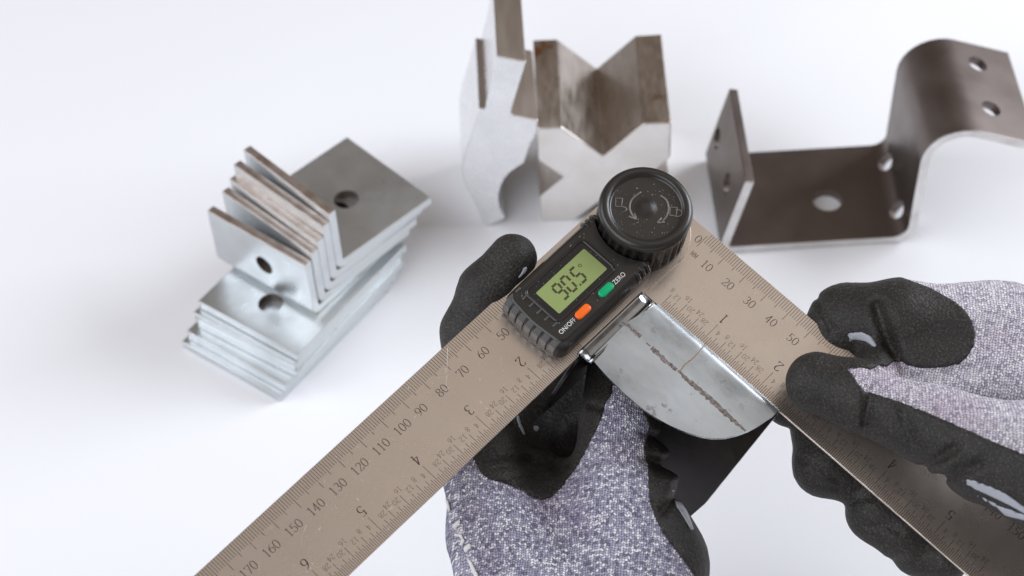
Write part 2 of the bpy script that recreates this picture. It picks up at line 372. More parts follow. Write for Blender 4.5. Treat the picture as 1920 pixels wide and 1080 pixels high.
def angle_bracket(corner, z0, ang, hv, label, top_hole):
    """corner: front right bottom corner; ang: direction of the front edge (right to left)"""
    e1 = np.array([math.cos(ang), math.sin(ang)]); e2 = np.array([e1[1], -e1[0]])     # e2 points back along the flat flange
    T, wd, dp = 4.0, 57.0, 56.0
    prof = thicken(densify(rounded([(0, hv), (0, 0), (dp, 0)], [0, 4.6, 0], 6), 6), T)
    cv = lambda u, v, w_: (corner[0]+e1[0]*w_+e2[0]*u, corner[1]+e1[1]*w_+e2[1]*u, z0+v)
    me = bevelled(prism('angle', prof, 0, wd, cv), .4)
    cs = [cyl_mesh(cv(2, hv*.52, wd*.46), (e2[0], e2[1], 0), 4.7, 5, 24)]
    if top_hole: cs.append(cyl_mesh(cv(dp*.52, 2, wd*.47), (0, 0, 1), 5.6, 5, 24))
    me = cut(me, cs); autosmooth(me, 18)
    b = np.array(cv(dp/2, 0, wd/2)); M_ = place(me, b)
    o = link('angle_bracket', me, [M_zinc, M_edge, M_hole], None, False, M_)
    hcs = [(np.array(cv(2, hv*.52, wd*.46))-b, 5.2), (np.array(cv(dp*.52, 2, wd*.47))-b, 6.1)]
    for p in me.polygons:
        cz = p.center.z/MM
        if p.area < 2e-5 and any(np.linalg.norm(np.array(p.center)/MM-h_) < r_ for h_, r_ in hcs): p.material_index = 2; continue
        if (p.normal.z > .8 and cz > hv*.8) or (p.normal.x*e2[0]+p.normal.y*e2[1] > .8 and (p.center.x*e2[0]+p.center.y*e2[1])/MM > dp*.45): p.material_index = 1
    return tag(o, label, 'angle bracket', 'nested angle brackets on the plate stack')
d = math.radians
angle_bracket((-87.0, 575.8), 22.2, d(140.4), 33.0, 'front angle bracket, whole upright flange with a dark hole facing the camera', True)
angle_bracket((-84.1, 578.9), 26.3, d(134.8), 33.0, 'second angle bracket from the front, fanned away from the one before it', True)
angle_bracket((-81.2, 581.6), 30.4, d(133.7), 33.0, 'middle angle bracket of the five nested ones', True)
angle_bracket((-78.2, 584.4), 34.5, d(134.3), 35.0, 'second angle bracket from the back, with a wide brown top edge', True)
angle_bracket((-75.3, 587.2), 38.6, d(131.8), 35.2, 'rearmost angle bracket, its grey flat flange with a hole fully bare', True)

# ------------------------------------------------------------------ the digital angle ruler
ruler = empty('angle_ruler', MR)
tag(ruler, 'digital angle ruler with two brushed steel blades, black display and round lock knob', 'angle ruler')
OXL, OYL, WD = -35.3, 34.33, 34.9
def Lm(u, tt): return (OXL+tt, OYL+u)              # left blade: u mm along from its 0 mark, tt from its outer edge
def Rm(u, tt): return (u, tt)
def arc(c, r, a0, a1, k): return [(c[0]+r*math.cos(a0+(a1-a0)*i/k), c[1]+r*math.sin(a0+(a1-a0)*i/k)) for i in range(k+1)]
PV = (-17.6, 17.4); PR = 17.45
def blade_mesh(poly, h0, h1):
    return prism('blade', poly, h0, h1, lambda u, v, w_: L(u, v, w_))
left_poly = arc(PV, PR, math.pi, 2*math.pi, 32) + [(OXL+WD, 245), (OXL, 245)]
left_poly[0] = (OXL, PV[1]); left_poly[32] = (OXL+WD, PV[1])
right_poly = [(-17.6, 0.0), (215, 0.0), (215, WD), (-17.6, WD)] + arc(PV, PR, math.pi/2, 1.5*math.pi, 24)[1:-1]
bl = link('blade', blade_mesh(left_poly, -1.0, 0.0), M_blade, ruler); bevel(bl, .12, 1)
br = link('blade', blade_mesh(right_poly, -2.1, -1.05), M_blade2, ruler); bevel(br, .12, 1)
bl['label'] = 'blade pointing down left, numbered 50 to 170'; br['label'] = 'blade pointing down right, with the 0 mark'

class Ink:
    """flat engraved strokes, collected into one mesh"""
    def __init__(s, h): s.v = []; s.f = []; s.h = h
    def quad(s, a, b, wd):
        a = np.array(a); b = np.array(b); d_ = b-a; ln = np.linalg.norm(d_)
        if ln < 1e-6: return
        n_ = np.array([-d_[1], d_[0]])/ln*wd/2; k = len(s.v)
        for p in (a+n_, a-n_, b-n_, b+n_): s.v.append(L(p[0], p[1], s.h))
        s.f.append([k, k+1, k+2, k+3])
    def line(s, pts, wd):
        for i, (a, b) in enumerate(zip(pts[:-1], pts[1:])):
            wi = wd(a, b) if callable(wd) else wd
            a = np.array(a, float); b = np.array(b, float); e = (b-a)/max(np.linalg.norm(b-a), 1e-9)*wi*.25
            s.quad(a-e, b+e, wi)
    def build(s, name, m, parent): return link(name, mesh_from(name, s.v, s.f, False), m, parent)
def el(cx, cy, rx, ry, a0, a1, k=12): return [(cx+rx*math.cos(math.radians(a0+(a1-a0)*i/k)), cy+ry*math.sin(math.radians(a0+(a1-a0)*i/k))) for i in range(k+1)]
GL = {  # serif figures in a box .56 wide and 1 high
 '0': [el(.28, .5, .26, .5, 0, 360, 20)],
 '1': [[(.14, .86), (.3, 1), (.3, 0)], [(.14, 0), (.46, 0)]],
 '2': [el(.28, .74, .23, .26, 160, -30, 10)+[(.03, .02), (.53, .02)], [(.53, .02), (.55, .16)]],
 '3': [el(.27, .76, .2, .24, 150, -90, 10), el(.26, .26, .25, .26, 90, -150, 12)],
 '4': [[(.38, 0), (.38, 1), (.02, .3), (.56, .3)], [(.26, 0), (.5, 0)]],
 '5': [[(.5, .98), (.12, .98), (.09, .55)], el(.26, .31, .26, .31, 130, -150, 14)],
 '6': [el(.28, .3, .25, .3, 0, 360, 16), el(.62, .32, .58, .68, 175, 108, 8)],
 '7': [[(.04, .82), (.04, .98), (.54, .98), (.24, 0)]],
 '8': [el(.28, .75, .2, .24, 0, 360, 14), el(.28, .25, .25, .26, 0, 360, 16)],
 '9': [el(.28, .7, .25, .3, 0, 360, 16), el(-.06, .68, .58, .68, -5, -72, 8)],
 'M': [[(.06, 0), (.06, 1), (.28, .2), (.5, 1), (.5, 0)]],
}
def write(ink, text, anchor, rt, up, ht, wmin, wmax, align=.5, gap=.14, wide=1.0):
    rt = np.array(rt, float); up = np.array(up, float); tw = (len(text)*.56+(len(text)-1)*gap)*ht*wide
    x = -tw*align
    for ch in text:
        for st in GL[ch]:
            P_ = [np.array(anchor)+rt*(x+q[0]*ht*wide)+up*(q[1]*ht) for q in st]
            def wd(a, b):
                d_ = np.array(b)-np.array(a); k = abs(float(d_@up))/max(np.linalg.norm(d_), 1e-9)
                return wmin+(wmax-wmin)*k**2
            ink.line(P_, wd)
        x += (.56+gap)*ht*wide
mk = {}
for side, fn, par, h, u1, mm0, in0 in (('l', Lm, bl, .02, 185, 34, 40), ('r', Rm, br, -1.03, 150, 0, 8)):
    I = Ink(h); T_ = Ink(h)
    for k in range(mm0, u1+1):
        ln = 7.7 if k % 10 == 0 else (6.1 if k % 5 == 0 else 4.7)
        I.quad(fn(k, .15 if side == 'l' or k else 1.8), fn(k, ln), .17 if k % 5 else .19)
    for k in range(in0, int(u1/25.4*32)):
        q = k % 32
        ln = 9.5 if q == 0 else 7.6 if q == 16 else 6.4 if q % 8 == 0 else 5.2 if q % 4 == 0 else 4.2 if q % 2 == 0 else 3.4
        u = k*25.4/32
        I.quad(fn(u, WD-.15), fn(u, WD-ln), .17)
        if q and q % 4 == 0:
            rt = np.array(fn(u-1, 0))-np.array(fn(u, 0)) if side == 'r' else np.array(fn(u+1, 0))-np.array(fn(u, 0))
            up = np.array(fn(0, 1))-np.array(fn(0, 0))
            ln2 = {4: 5.2, 12: 5.2, 20: 5.2, 28: 5.2, 8: 6.4, 24: 6.4, 16: 7.6}[q]
            c = fn(u-(.9 if side == 'r' else .9), WD-ln2-2.7)
            write(T_, str(q), c, rt, up, 1.9, .09, .13, .5, .18)
        if q == 0 and k:
            rt = np.array(fn(u-1, 0))-np.array(fn(u, 0)) if side == 'r' else np.array(fn(u+1, 0))-np.array(fn(u, 0))
            up = np.array(fn(0, 1))-np.array(fn(0, 0))
            write(T_, str(k//32), fn(u, WD-14.4), rt, up, 3.7, .17, .42, .5)
    rt = np.array(fn(1, 0))-np.array(fn(0, 0)) if side == 'r' else np.array(fn(-1, 0))-np.array(fn(0, 0))
    up = np.array(fn(0, -1))-np.array(fn(0, 0))
    for k in range(50 if side == 'l' else 0, u1+1, 10):
        if k == 0: write(T_, '0', fn(-1.5, 6.6), rt, up, 3.15, .14, .29, .5); continue
        write(T_, str(k), fn(k-.4 if side == 'r' else k-.4, 12.4), rt, up, 3.15, .13, .29, 1.0 if side == 'r' else 0.0)
    if side == 'r': write(T_, 'MM', (1.6, 11.9), rt, up, 2.1, .11, .15, .5, .12)
    I.build('graduation_marks', M_ink, par); T_.build('scale_numerals', M_ink, par)

# housing
def loft(sections, conv, cap0=True, cap1=True):
    vs_, fs = [], []; n_ = len(sections[0][0])
    for poly, h in sections: vs_ += [conv(u, v, h) for u, v in poly]
    for k in range(len(sections)-1):
        for i in range(n_): fs.append([k*n_+i, k*n_+(i+1) % n_, (k+1)*n_+(i+1) % n_, (k+1)*n_+i])
    if cap0: fs.append(list(range(n_))[::-1])
    if cap1: fs.append([(len(sections)-1)*n_+i for i in range(n_)])
    return vs_, fs
def inset(poly, dd):
    p = np.array(poly, float); n_ = len(p); a = np.roll(p, 1, 0); b = np.roll(p, -1, 0)
    d1 = p-a; d2 = b-p; d1 /= np.maximum(np.linalg.norm(d1, axis=1), 1e-9)[:, None]; d2 /= np.maximum(np.linalg.norm(d2, axis=1), 1e-9)[:, None]
    n1 = np.stack([-d1[:, 1], d1[:, 0]], 1); n2 = np.stack([-d2[:, 1], d2[:, 0]], 1); nn = n1+n2; nn /= np.maximum((nn*n1).sum(1), .35)[:, None]*2/np.maximum(np.linalg.norm(nn, axis=1)[:, None]**0, 1)
    area_ = .5*np.sum(p[:, 0]*np.roll(p[:, 1], -1)-p[:, 1]*np.roll(p[:, 0], -1)); sg = 1 if area_ > 0 else -1
    m_ = (n1+n2); m_ /= np.maximum(np.linalg.norm(m_, axis=1), 1e-9)[:, None]; k_ = 1/np.maximum((m_*n1).sum(1), .5)
    return [tuple(q) for q in p+m_*(sg*dd*k_)[:, None]]
KC = (-18.2, 18.2)
hx0, hx1, hb = -32.2, -3.4, 76.4
a0 = math.atan2(29.4-KC[1], hx1-.2-KC[0]); a1 = math.atan2(27.5-KC[1], hx0-KC[0])
houter = [(hx1, 29.6), (hx1, 50)] + rounded([(hx1, 50), (hx1-.2, hb-.6), (-17.8, hb+.8), (hx0+.4, hb-.6), (hx0, 50)], [0, 5.0, 30, 5.0, 0], 6)[1:-1] + [(hx0, 50), (hx0, 30.2)]
harc = [(-29.6, 31.2)] + arc(KC, 17.2, math.radians(133), math.radians(44), 18) + [(-5.6, 30.2)]
def hsec(dd):
    p = np.array(houter); e = np.gradient(p, axis=0); e /= np.linalg.norm(e, axis=1)[:, None]
    return [tuple(q) for q in p+np.stack([-e[:, 1], e[:, 0]], 1)*dd]+harc
secs = [(hsec(0), 0.05), (hsec(0), 5.6), (hsec(.5), 7.6), (hsec(1.3), 9.2), (hsec(2.0), 9.9), (hsec(2.4), 10.0)]
v_, f_ = loft(secs, L); hm = mesh_from('housing', v_, f_)
lcd = rounded([(-27.0, 40.6), (-11.9, 40.6), (-11.9, 69.0), (-27.0, 69.0)], 1.4, 5)
autosmooth(hm, 40)
housing = link('housing', hm, M_black, ruler)
# raised rim round the window, glass, screen
def ring(poly_o, poly_i, h0, h1):
    secs = [(poly_o, h0), (inset(poly_o, .35), h1), (inset(poly_i, -.3), h1), (poly_i, h0-.6)]
    v_, f_ = loft(secs, L, False, False); return mesh_from('ring', v_, f_)
o = link('window_rim', ring(inset(lcd, -1.1), inset(lcd, .25), 9.95, 10.75), M_black, housing, True)
link('window_glass', prism('glass', inset(lcd, .1), 9.9, 10.12, L), M_gloss, housing)
scr = link('display_screen', prism('scr', rounded([(-24.5, 42.2), (-13.5, 42.2), (-13.5, 66.7), (-24.5, 66.7)], .5, 3), 10.0, 10.17, L), M_lcd, housing)
# seven-segment reading 90.5 with degree sign; text runs towards -t, up is -s
SEG = {'a': ((.08, 1), (.62, 1)), 'b': ((.66, .95), (.62, .55)), 'c': ((.6, .45), (.56, .05)), 'd': ((.0, 0), (.54, 0)), 'e': ((-.04, .05), (0, .45)), 'f': ((.02, .55), (.06, .95)), 'g': ((.05, .5), (.58, .5))}
DIG = {'9': 'abcdfg', '0': 'abcdef', '5': 'acdfg'}
sgm = Ink(10.2)
def sp_(o_, q, ht): return np.array([o_[0]-q[1]*ht, o_[1]-q[0]*ht*.72])
for ch, t0 in (('9', 61.6), ('0', 57.4), ('5', 52.6)):
    for k in DIG[ch]:
        a, b = SEG[k]; o_ = (-15.9, t0); pa, pb = sp_(o_, a, 6.2), sp_(o_, b, 6.2); dd = (pb-pa)/np.linalg.norm(pb-pa)
        sgm.quad(pa+dd*.10, pb-dd*.10, .85)
sgm.quad((-15.9-.35, 53.35), (-15.9+.35, 53.35), .7)
sgm.line([(-21.0+.55*math.sin(a*math.pi/5), 48.1+.55*math.cos(a*math.pi/5)) for a in range(11)], .22)
sgm.build('digit_segments', M_seg, scr)
# buttons
def pill(c, ln, wd, h0, h1):
    p = rounded([(c[0]-wd/2, c[1]-ln/2), (c[0]+wd/2, c[1]-ln/2), (c[0]+wd/2, c[1]+ln/2), (c[0]-wd/2, c[1]+ln/2)], wd*.42, 5)
    secs = [(p, h0), (p, h1-.5), (inset(p, .15), h1-.2), (inset(p, .5), h1)]
    v_, f_ = loft(secs, L); return mesh_from('pill', v_, f_)
for c, m_, lb in (((-8.3, 48.6), M_green, 'green zero button'), ((-8.3, 60.4), M_orange, 'orange on/off button')):
    o = link('button', pill(c, 6.6, 3.0, 9.4, 11.2), m_, ruler, True); o['label'] = lb
# printed words
def font_mesh(txt, size, org, h):
    cu = bpy.data.curves.new('t', 'FONT'); cu.body = txt; cu.size = size; cu.align_x = 'CENTER'; cu.align_y = 'CENTER'; cu.space_character = 1.04
    o_ = bpy.data.objects.new('t', cu); COL.objects.link(o_); bpy.context.view_layer.update()
    me_ = bpy.data.meshes.new_from_object(o_.evaluated_get(bpy.context.evaluated_depsgraph_get())); bpy.data.objects.remove(o_)
    v2 = [v.co.copy() for v in me_.vertices]
    for v, c in zip(me_.vertices, v2):        # x runs towards -t, y towards -s
        p = L(org[0]-c.y, org[1]-c.x*.88, h); v.co = Vector(p)*MM
    return me_
link('lettering', font_mesh('ZERO', 2.45, RP(1161, 522, 10), 10.03), M_print, housing)
link('lettering', font_mesh('ON/OFF', 2.35, RP(1064, 611.5, 10), 10.03), M_print, housing)
# grip ribs: a row of blocks across the lower end, short bars above them, ribs on both flanks
def box_block(s0, s1, t0, t1, h0, h1, ch=.25):
    p = [(s0, t0), (s1, t0), (s1, t1), (s0, t1)]
    secs = [(p, h0), (p, h1-ch), (inset(p, ch), h1)]
    v_, f_ = loft(secs, L); return mesh_from('b', v_, f_)
for k in range(7):
    s0 = hx0+2.0+k*3.55
    prof = [(hb-3.6, 9.75), (hb-2.6, 9.9), (hb-.9, 9.5), (hb+.8, 7.6), (hb+1.3, 5.0), (hb+.9, 1.0), (hb-1.5, 1.0), (hb-3.6, 6)]
    curve_ = -.8*((k-3)/3)**2
    me_ = prism('rib', [(t_+curve_, h_) for t_, h_ in prof], s0, s0+2.75, lambda u, v, w_: L(w_, u, v))
    bevel(link('grip_rib', me_, M_grip, housing), .35, 2)
    if k < 6: bevel(link('grip_bar', box_block(s0+.2, s0+1.1, hb-6.6+curve_, hb-4.3+curve_, 9.7, 10.5), M_grip, housing), .15, 1)
for side_, t0 in ((1, 30.6), (1, 33.0), (1, 35.4), (-1, 29.4), (-1, 31.6), (-1, 33.8)):
    prof = [(hx1-3.4, 10.3), (hx1-1.2, 9.9), (hx1+.35, 7.6), (hx1+.35, 4.5), (hx1-3.4, 5)]
    if side_ < 0: prof = [(hx0+hx1-a, b) for a, b in prof]
    bevel(link('grip_rib', prism('rib', prof, t0, t0+1.2, lambda u, v, w_: L(u, w_, v)), M_black, housing), .3, 2)

# knob
def knob():
    nrib, m_ = 30, 10; na = nrib*m_; vs_, fs = [], []
    def ringv(r, h, rib):
        k0 = len(vs_)
        for i in range(na):
            a = 2*math.pi*i/na; rr = r-(rib*(.5-.5*math.cos(nrib*a)) if rib else 0)
            vs_.append(L(KC[0]+rr*math.cos(a), KC[1]+rr*math.sin(a), h))
        return k0
    rows = [(16.3, .6, 0), (16.3, 2.2, .0), (16.4, 2.4, .9), (16.4, 9.5, 1.1), (16.4, 13.4, .9), (16.45, 14.6, .1), (16.6, 15.7, 0), (16.35, 16.9, 0), (15.7, 17.9, 0), (14.6, 18.2, 0),
            (13.4, 18.1, 0), (12.9, 17.6, 0), (12.6, 16.9, 0), (12.1, 16.75, 0), (8, 16.8, 0), (4.6, 16.9, 0), (3.6, 17.05, 0), (2.4, 17.5, 0), (1.2, 17.75, 0), (.3, 17.8, 0)]
    ids = [ringv(*r_) for r_ in rows]
    for a, b in zip(ids[:-1], ids[1:]):
        for i in range(na): fs.append([a+i, a+(i+1) % na, b+(i+1) % na, b+i])
    fs.append([ids[-1]+i for i in range(na)]); fs.append([ids[0]+i for i in range(na)][::-1])
    return mesh_from('knob', vs_, fs)
kn = link('lock_knob', knob(), M_black, ruler, True)
def tube(paths, r, h, name, parent, m_, sides=6):
    vs_, fs = [], []
    for pts in paths:
        p = np.array(pts, float); d_ = np.gradient(p, axis=0); d_ /= np.maximum(np.linalg.norm(d_, axis=1), 1e-9)[:, None]; k0 = len(vs_)
        for q, e in zip(p, d_):
            nn = np.array([-e[1], e[0]])
            for j in range(sides):
                a = 2*math.pi*j/sides; pp = q+nn*math.cos(a)*r; vs_.append(L(pp[0], pp[1], h+math.sin(a)*r*.8))
        for i in range(len(p)-1):
            for j in range(sides): fs.append([k0+i*sides+j, k0+i*sides+(j+1) % sides, k0+(i+1)*sides+(j+1) % sides, k0+(i+1)*sides+j])
        fs.append([k0+j for j in range(sides)]); fs.append([k0+(len(p)-1)*sides+j for j in range(sides)])
    return link(name, mesh_from(name, vs_, fs), m_, parent, True)
def kp(pts, h=16.9): return [RP(x, y, h) for x, y in pts]
def spl(p, k=5):
    p = np.array(p, float); out = []
    for i in range(len(p)-1):
        p0, p1, p2, p3 = p[max(i-1, 0)], p[i], p[i+1], p[min(i+2, len(p)-1)]
        for j in range(k):
            t = j/k; out.append(.5*((2*p1)+(-p0+p2)*t+(2*p0-5*p1+4*p2-p3)*t*t+(-p0+3*p1-3*p2+p3)*t**3))
    return out+[p[-1]]
la = spl(kp([(1202, 360), (1185.6, 373), (1180.5, 387.6), (1184.5, 401), (1191, 409)]))
ra = spl(kp([(1238.5, 366.2), (1249.7, 375.4), (1253.8, 389.6), (1250.5, 404), (1243, 414)]))
tube([la, kp([(1179, 405), (1194, 412)])[:2], kp([(1194, 412), (1189.5, 400)])], .34, 16.85, 'turn_arrow', kn, M_glyph)
tube([ra, kp([(1233, 417.5), (1246.5, 416.5)]), kp([(1233, 417.5), (1240.5, 408)])], .34, 16.85, 'turn_arrow', kn, M_glyph)
tube([kp([(1154, 386.6), (1154.5, 371.3), (1167.2, 371.7), (1165.5, 387.5), (1154, 386.6)]), spl(kp([(1165.5, 387.6), (1172.5, 388.6), (1175.2, 393), (1171.3, 395.9)]))], .24, 16.85, 'lock_icon', kn, M_glyph)
tube([kp([(1256, 403.5), (1257, 388.6), (1270, 388.8), (1268, 405), (1256, 403.5)]), spl(kp([(1267, 392.5), (1276.5, 394.3), (1279, 399.8), (1275, 405), (1266.5, 406)]))], .24, 16.85, 'lock_icon', kn, M_glyph)
# specks of dust on the blades, housing and knob
vs_, fs = [], []
def speck(s, t, h, sz, el_=1):
    a = rng.uniform(0, math.pi); k0 = len(vs_)
    ca, sa = math.cos(a), math.sin(a)
    pts = [(-sz*el_, -sz*.5), (sz*el_*.9, -sz*.6), (sz*el_, sz*.5), (-sz*el_*.7, sz*.6)]
    for x, y in pts: vs_.append(L(s+x*ca-y*sa, t+x*sa+y*ca, h+.03))
    for x, y in pts: vs_.append(L(s+(x*ca-y*sa)*.6, t+(x*sa+y*ca)*.6, h+.09))
    fs.extend([[k0+4, k0+5, k0+6, k0+7]]+[[k0+i, k0+(i+1) % 4, k0+4+(i+1) % 4, k0+4+i] for i in range(4)])
for _ in range(190): speck(rng.uniform(-34, -1.5), rng.uniform(78, 215), 0, rng.uniform(.05, .16), rng.choice([1, 1, 1, 3, 5]))
for _ in range(70): speck(rng.uniform(2, 60), rng.uniform(2, 33), -1.05, rng.uniform(.05, .15), rng.choice([1, 1, 4]))
for _ in range(120):
    s, t = rng.uniform(-29, -6), rng.uniform(37, 72)
    if s > -11 and (t > 63 or t < 47): continue
    if -27.2 < s < -11.7 and 40 < t < 69.5: speck(s, t, 10.17, rng.uniform(.04, .08), rng.choice([1, 3]))
    else: speck(s, t, 10.0, rng.uniform(.05, .12), rng.choice([1, 1, 4]))
for _ in range(110):
    a, r_ = rng.uniform(0, 2*math.pi), 12*math.sqrt(rng.uniform(.12, 1)); speck(KC[0]+r_*math.cos(a), KC[1]+r_*math.sin(a), 16.85, rng.uniform(.03, .085), rng.choice([1, 1, 1, 3, 4]))
def scratch(p, q, wd):
    k0 = len(vs_); p = np.array(p); q = np.array(q); e = (q-p)/np.linalg.norm(q-p); nn = np.array([-e[1], e[0], 0])*wd/2
    for a in (p+nn, p-nn, q-nn*.3, q+nn*.3): vs_.append(L(*a))
    fs.append([k0, k0+1, k0+2, k0+3])
for (x0, y0), (x1, y1), wd in (((839, 652), (838, 700), .22), ((838, 704), (836, 722), .18), ((841, 726), (836, 734), .16), ((836, 690), (834, 700), .14), ((939, 668), (940, 686), .10), ((575, 985), (568, 1000), .14), ((1394, 640), (1386, 655), .08), ((1340, 520), (1352, 540), .07)):
    h_ = .04 if x0 < 1000 else -1.01; scratch((*RP(x0, y0, h_), h_), (*RP(x1, y1, h_), h_), wd)
for _ in range(46):
    lf = rng.random() < .6; a = rng.normal(.6, .5); ln = rng.uniform(1, 5); c = (rng.uniform(-32, -4), rng.uniform(80, 210)) if lf else (rng.uniform(4, 60), rng.uniform(4, 26)); h_ = .03 if lf else -1.02
    scratch((c[0], c[1], h_), (c[0]+ln*math.cos(a), c[1]+ln*math.sin(a), h_), rng.uniform(.025, .055))
tag(link('dust_specks', mesh_from('dust', vs_, fs), M_dust, ruler), kind='stuff')

# ------------------------------------------------------------------ the bent sheet in the corner of the ruler
sheet = empty('bent_sheet', MR @ Matrix.Translation(Vector(L(30, 45, 0))*MM)); IS = sheet.matrix_world.inverted() @ MR
tag(sheet, 'galvanised sheet with half-round end and dark seam, held in the ruler corner', 'bent sheet')
H0 = 4.6
tm = np.array([[1, 67.6], [4, 67.9], [12, 68.9], [20, 69.3], [28, 69.1], [34, 68.3], [40, 66.9], [45, 65.0], [49, 63.0], [52.3, 60.9], [55.3, 57.9], [57.5, 54.6], [59.3, 50.8], [60.6, 46.8], [61.5, 42], [62.0, 38]])
cols = np.unique(np.concatenate([np.linspace(3.6, 45, 22), np.linspace(45, 62, 26)]))
def cross(s, te):
    """section across the part at s: from the free edge te over the bend and down the wall"""
    pts = []; r_ = 4.6; tb = 35.2+r_
    te = max(te, tb+.2); notch = 0
    for k in range(15): tk = te+(tb-te)*k/14; pts.append((tk, H0-2.8*((tk-tb)/31)**2))
    for k in range(1, 8):
        a = math.pi/2*k/7*1.24; pts.append((tb-r_*math.sin(a), H0-r_+r_*math.cos(a)))
    a = math.pi/2*1.24; e = (-math.cos(a), -math.sin(a)); x0, h0 = pts[-1]; ln = 84 if s < 54 else 84-(s-54)**1.5*1.2
    for k in range(1, 9): pts.append((x0+e[0]*ln*k/8, h0+e[1]*ln*k/8))
    return pts
vs_, fs = [], []; nc = None
for s in cols:
    c = cross(s, float(np.interp(s, tm[:, 0], tm[:, 1]))); nc = len(c)
    for j, (t_, h_) in enumerate(c):
        ss = s
        if s > 55 and h_ < 0: ss = s-(-h_)*.05*(s-55)/7
        if s < 10 and j > 9: ss = s+(10-s)*.55*min(1, (j-9)/6)*(.75)
        vs_.append(L(ss, t_, h_))
for i in range(len(cols)-1):
    for j in range(nc-1): fs.append([i*nc+j, i*nc+j+1, (i+1)*nc+j+1, (i+1)*nc+j])
me = mesh_from('plate', vs_, fs)
bm = bmesh.new(); bm.from_mesh(me); up_ = sum((f.normal.z*f.calc_area() for f in bm.faces))
if up_ < 0: bmesh.ops.reverse_faces(bm, faces=bm.faces)
bm.to_mesh(me); bm.free(); me.transform(IS)
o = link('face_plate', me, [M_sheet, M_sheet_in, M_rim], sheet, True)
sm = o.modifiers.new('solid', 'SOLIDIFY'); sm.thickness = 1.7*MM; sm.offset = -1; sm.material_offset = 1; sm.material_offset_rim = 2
es = o.modifiers.new('crisp', 'EDGE_SPLIT'); es.split_angle = math.radians(45)
def strip(path, wd_fn, h, name, parent, m_, jit=.0):
    """narrow irregular raised strip along a path in (s, t)"""
    p = np.array(spl(path, 6)); d_ = np.gradient(p, axis=0); d_ /= np.linalg.norm(d_, axis=1)[:, None]; v2, f2 = [], []
    for i, (q, e) in enumerate(zip(p, d_)):
        nn = np.array([-e[1], e[0]]); wv = wd_fn(i/(len(p)-1))*rng.uniform(.72, 1.2); jj = rng.uniform(-jit, jit)
        for k, hh in ((-1, 0), (-.5, .12), (.4, .07), (1, 0)): pp = q+nn*(wv*k*.5+jj); v2.append(L(pp[0], pp[1], h-2.8*max(0, (pp[1]-39.8)/31)**2+hh*rng.uniform(.4, 1.3)))
    for i in range(len(p)-1):
        for k in range(3): f2.append([4*i+k, 4*i+k+1, 4*i+5+k, 4*i+4+k])
    me_ = mesh_from(name, v2, f2); me_.transform(IS); return link(name, me_, m_, parent)
sh = lambda pts: [RP(x, y, H0) for x, y in pts]
HS = H0+.03
strip(sh([(1166, 603), (1180, 611), (1192, 622), (1201, 631)]), lambda t: 1.5*(.5+t*.7), HS, 'seam_crack', sheet, M_weld, .25)
strip(sh([(1212, 642), (1219, 648)]), lambda t: .5, HS, 'seam_crack', sheet, M_weld, .1)
strip(sh([(1222, 651), (1235, 663), (1247, 675), (1259, 684), (1269, 693)]), lambda t: 1.75-.5*t, HS, 'seam_crack', sheet, M_weld, .2)
strip(sh([(1272, 694), (1285, 707), (1300, 720), (1320, 737), (1345, 759), (1370, 783), (1390, 800), (1398, 807)]), lambda t: .75+1.15*math.sin(math.pi*min(1, t*1.15))**.7, HS, 'seam_crack', sheet, M_weld, .25)
strip(sh([(1274, 698), (1284, 684), (1302, 669), (1318, 650), (1327, 640)]), lambda t: .45*(1-t*.5), HS, 'rust_streak', sheet, M_rust, .12)
# lip along the left edge and the wall below it
v2 = []; f2 = []
prof = [(4.3, 3.4), (3.9, 2.6), (2.6, 2.5), (1.2, 2.8), (.2, 3.3), (-.5, 3.5), (-1.0, 3.0), (-1.15, 1.6), (-1.1, -1.5), (-1.0, -7)]
tt = np.linspace(37.0, 69.6, 12)
for t_ in tt: v2 += [L(a, t_, b) for a, b in prof]
for i in range(len(tt)-1):
    for k in range(len(prof)-1): f2.append([i*10+k, i*10+k+1, (i+1)*10+k+1, (i+1)*10+k])
me = mesh_from('folded_lip', v2, f2); me.transform(IS)
M_lip = metal('bright_lip', [(.3, (.30, .31, .32, 1)), (.7, (.50, .52, .54, 1))], 50., (.16, .26), bump=.03)
o = link('folded_lip', me, M_lip, sheet, True); sm = o.modifiers.new('solid', 'SOLIDIFY'); sm.thickness = .9*MM
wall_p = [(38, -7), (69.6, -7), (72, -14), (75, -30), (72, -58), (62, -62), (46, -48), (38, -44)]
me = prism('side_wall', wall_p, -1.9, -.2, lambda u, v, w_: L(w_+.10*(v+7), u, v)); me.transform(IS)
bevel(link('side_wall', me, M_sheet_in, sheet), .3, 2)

# ------------------------------------------------------------------ gloved hands (one continuous surface each)
def poly_sdf(P_, poly):
    poly = np.array(poly, float); d2 = np.full(len(P_), 1e18); ins = np.zeros(len(P_), bool); n_ = len(poly)
    for i in range(n_):
        a, b = poly[i], poly[(i+1) % n_]; e = b-a; q = P_-a
        t = np.clip((q@e)/(e@e), 0, 1); r_ = q-t[:, None]*e; d2 = np.minimum(d2, (r_**2).sum(1))
        c = ((a[1] <= P_[:, 1]) != (b[1] <= P_[:, 1]))
        with np.errstate(divide='ignore', invalid='ignore'):
            xi = a[0]+(P_[:, 1]-a[1])*(b[0]-a[0])/(b[1]-a[1] if b[1] != a[1] else 1e-9)
        ins ^= c & (P_[:, 0] < xi)
    dd = np.sqrt(d2); return np.where(ins, -dd, dd)
def line_dist(P_, pts):
    d2 = np.full(len(P_), 1e18); pts = np.array(pts, float)
    for a, b in zip(pts[:-1], pts[1:]):
        e = b-a; q = P_-a; t = np.clip((q@e)/(e@e), 0, 1); r_ = q-t[:, None]*e; d2 = np.minimum(d2, (r_**2).sum(1))
    return np.sqrt(d2)
